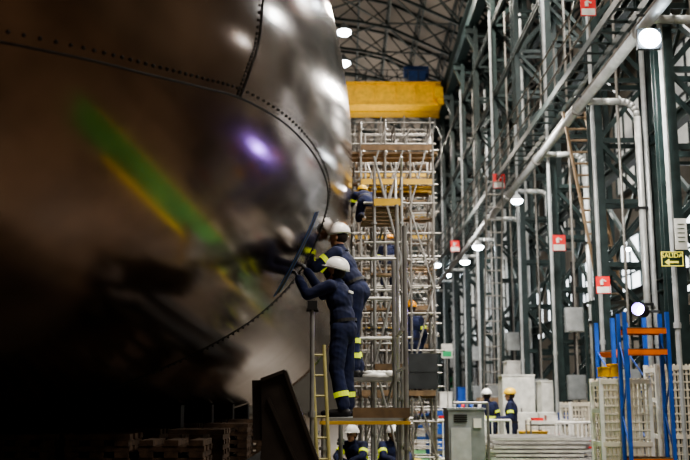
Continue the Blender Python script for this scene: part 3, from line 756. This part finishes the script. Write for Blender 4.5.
def cab(lab,px0,px1,pt,y,mat,nm='equipment_cabinet'):
    x0,x1=P(px0,400,y).x,P(px1,400,y).x; zt=P(px0,pt,y).z
    t=thing(nm,lab,'cabinet',((x0+x1)/2,y,0)); w=x1-x0
    m=MB(); m.bb((x0,y,.1),(x1,y+.7,zt)); m.bb((x0-.02,y-.02,zt),(x1+.02,y+.72,zt+.04)); part(t,'body',m,mat)
    for a_ in(0,1):
        m=MB(); m.bb((x0+w*(.03+.5*a_),y-.02,.15),(x0+w*(.47+.5*a_),y,zt-.05)); part(t,'door',m,mat)
        m=MB(); m.bb((x0+w*(.40+.15*a_),y-.04,zt*.5),(x0+w*(.43+.15*a_),y-.02,zt*.62)); part(t,'handle',m,black)
    m=MB()
    for x in(x0+.06,x1-.06): m.bb((x-.04,y+.05,0),(x+.04,y+.6,.1))
    part(t,'foot',m,black)
cab('white equipment cabinet beside the columns',503,535,376,24.6,white)
cab('white equipment cabinet beside the columns',508,527,362,28.8,white)
cab('pale grey machine cabinet on the shop floor',542,563,382,24,white)
cab('white tall cabinet far down the hall',440,452,393,34,white)
cab('blue tool cabinet far down the hall',458,470,388,40,blue)
cab('white cabinet far down the hall',470,484,380,46,white)
cab('cream machine housing between the columns',580,600,385,23.5,cream)
cab('green tool cabinet far down the hall',452,462,378,52,M('sign_green',(.02,.4,.15),.5))
cab('white tall cabinet between the columns',486,500,370,52,white)
def drum(px,y,mat,lab):
    x=P(px,400,y).x; t=thing('steel_drum',lab,'drum',(x,y,0),'steel drums')
    m=MB(); m.tube((x,y,0),(x,y,.88),.29,20)
    for z in(.02,.3,.6,.86): m.tube((x,y,z-.015),(x,y,z+.015),.305,20)
    part(t,'barrel',m,mat,smooth=False); m=MB(); m.tube((x+.15,y,.88),(x+.15,y,.9),.04,10); part(t,'cap',m,black)
for px,y,mt in((436,26,blue),(448,28,dyel),(470,25,greyb),(532,20,dyel)): drum(px,y,mt,'ribbed steel drum standing on the shop floor')
def trolley(px,y,mat,w=.9):
    x=P(px,400,y).x; t=thing('tool_trolley','wheeled tool trolley with trays and push handle','trolley',(x,y,0),'tool trolleys')
    for z in(.3,.65,1.0): 
        m=MB(); m.bb((x-w/2,y-.25,z),(x+w/2,y+.25,z+.03)); m.bb((x-w/2,y-.25,z),(x+w/2,y-.23,z+.1)); part(t,'tray',m,mat)
    m=MB()
    for sx in(-1,1):
        for sy in(-1,1): m.tube((x+sx*w/2,y+sy*.25,.12),(x+sx*w/2,y+sy*.25,1.1),.018,8)
    m.tube((x+w/2,y-.25,1.1),(x+w/2,y+.25,1.1),.018,8); part(t,'frame',m,steel)
    for sx in(-1,1):
        for sy in(-1,1):
            m=MB(); m.tube((x+sx*w/2,y+sy*.25-.02,.06),(x+sx*w/2,y+sy*.25+.02,.06),.06,12); part(t,'wheel',m,black)
    for k in range(3):
        xk=x-w*.3+k*w*.3; m=MB(); m.bb((xk-.1,y-.12,1.03),(xk+.1,y+.12,1.15+.05*k)); m.bb((xk-.11,y-.13,1.13+.05*k),(xk+.11,y+.13,1.15+.05*k))
        solo('parts_box','small lidded parts box on a trolley tray','box',m,[red,white,blue][k],group='parts boxes')
trolley(500,27,blue);trolley(455,22,steel);trolley(550,19.5,white);trolley(430,30,blue)
def barrier(px,y,w):
    x=P(px,400,y).x; t=thing('safety_barrier','white crowd barrier with small red panel on floor','barrier',(x,y,0),'safety barriers')
    m=MB()
    for z in(.35,1.1): m.tube((x-w/2,y,z),(x+w/2,y,z),.025,8)
    for s in(-1,1): m.tube((x+s*w/2,y,0),(x+s*w/2,y,1.1),.025,8); m.beam((x+s*w/2,y-.25,.02),(x+s*w/2,y+.25,.02),.04,.03)
    for k in range(12): xx=x-w/2+w*(k+1)/13; m.tube((xx,y,.35),(xx,y,1.1),.014,6)
    part(t,'rail_frame',m,white); m=MB(); m.bb((x-w*.12,y-.025,.65),(x+w*.12,y-.015,.8)); part(t,'panel',m,red)
barrier(470,19.5,1.6);barrier(583,17.6,1.0);barrier(440,38,2.2);barrier(556,20.4,1.2)
def pallet(px,y,n,mat):
    x=P(px,400,y).x; t=thing('loaded_pallet','timber pallet loaded with stacked cartons','pallet',(x,y,0),'loaded pallets')
    m=MB()
    for k in range(5): m.bb((x-.5,y-.4+.17*k,.12),(x+.5,y-.4+.17*k+.12,.14))
    for k in range(3): m.bb((x-.5+.44*k,y-.4,0),(x-.5+.44*k+.12,y+.4,.12))
    part(t,'pallet_base',m,tanl)
    for L in range(n):
        for s in(-1,1):
            m=MB(); m.bb((x+s*.25-.23,y-.35,.15+.36*L),(x+s*.25+.23,y+.35,.5+.36*L)); m.bb((x+s*.25-.03,y-.355,.15+.36*L),(x+s*.25+.03,y-.35,.5+.36*L))
            solo('carton','taped cardboard carton stacked on a pallet','carton',m,mat,group='cartons')
pallet(492,33,4,tanl);pallet(458,31,3,cream);pallet(540,31.5,4,cream);pallet(462,26,3,white);pallet(535,22.3,3,white)
for k in range(4):
    x=P(463+9*k,400,19).x; m=MB(); m.tube((x,20.5,0),(x,20.5,1.2),.11,14); m.ell((x,20.5,1.2),(.11,.11,.12),None,14,6,0); m.tube((x,20.5,1.28),(x,20.5,1.42),.035,8)
    solo('gas_cylinder','steel gas cylinder with domed shoulder standing upright','gas cylinder',m,[greyb,red,blue,white][k],group='gas cylinders',smooth=True)
# ---------------- lights
def area(loc,rot,size,E,colr,sy=None):
    l=bpy.data.lights.new('area_light','AREA'); l.energy=E; l.color=colr; l.size=size
    if sy: l.shape='RECTANGLE'; l.size_y=sy
    o=bpy.data.objects.new('area_light',l); o.location=loc; o.rotation_euler=rot; col.objects.link(o)
for y,e in((4,1500),(14,1900),(26,2200),(35,1000),(58,2400),(78,2800)):
    area((2.5,y,17),(0,0,0),1.0,e,(1,.91,.80))
area((7.0,20,12),(0,math.radians(35),0),2,550,(1,.95,.9),8)
area((7.0,40,12),(0,math.radians(35),0),2,600,(1,.95,.9),8)
area((3.6,7.0,7.5),(math.radians(35),math.radians(30),0),.6,220,(1,.93,.85))
area((3.3,13.0,6.5),(math.radians(25),math.radians(-8),0),.8,380,(1,.96,.90))  # unseen lamp added to brighten the crates on the right
area((3.0,20,8),(0,0,0),.8,550,(1,.96,.90))  # this and the next are unseen lamps added to brighten floor items
area((2.8,32,8),(0,0,0),.8,700,(1,.96,.90))
area((1.5,30,14),(math.radians(180),0,0),4,800,(1,.91,.82),30)
area((1.5,65,14),(math.radians(180),0,0),4,1000,(1,.91,.82),30)
w=bpy.data.worlds.new('World'); bpy.context.scene.world=w; w.use_nodes=True
w.node_tree.nodes['Background'].inputs[0].default_value=(.5,.41,.33,1); w.node_tree.nodes['Background'].inputs[1].default_value=.12
try: bpy.context.scene.view_settings.look='AgX - Medium High Contrast'
except Exception: pass
cd=bpy.data.cameras.new('Camera'); cam=bpy.data.objects.new('Camera',cd); col.objects.link(cam)
cam.location=CAM; cam.rotation_euler=(math.pi/2+TH,0,0); cd.sensor_width=36; cd.lens=F/690*36
cd.dof.use_dof=True; cd.dof.focus_distance=10.4; cd.dof.aperture_fstop=1.6; cd.clip_end=300
bpy.context.scene.camera=cam
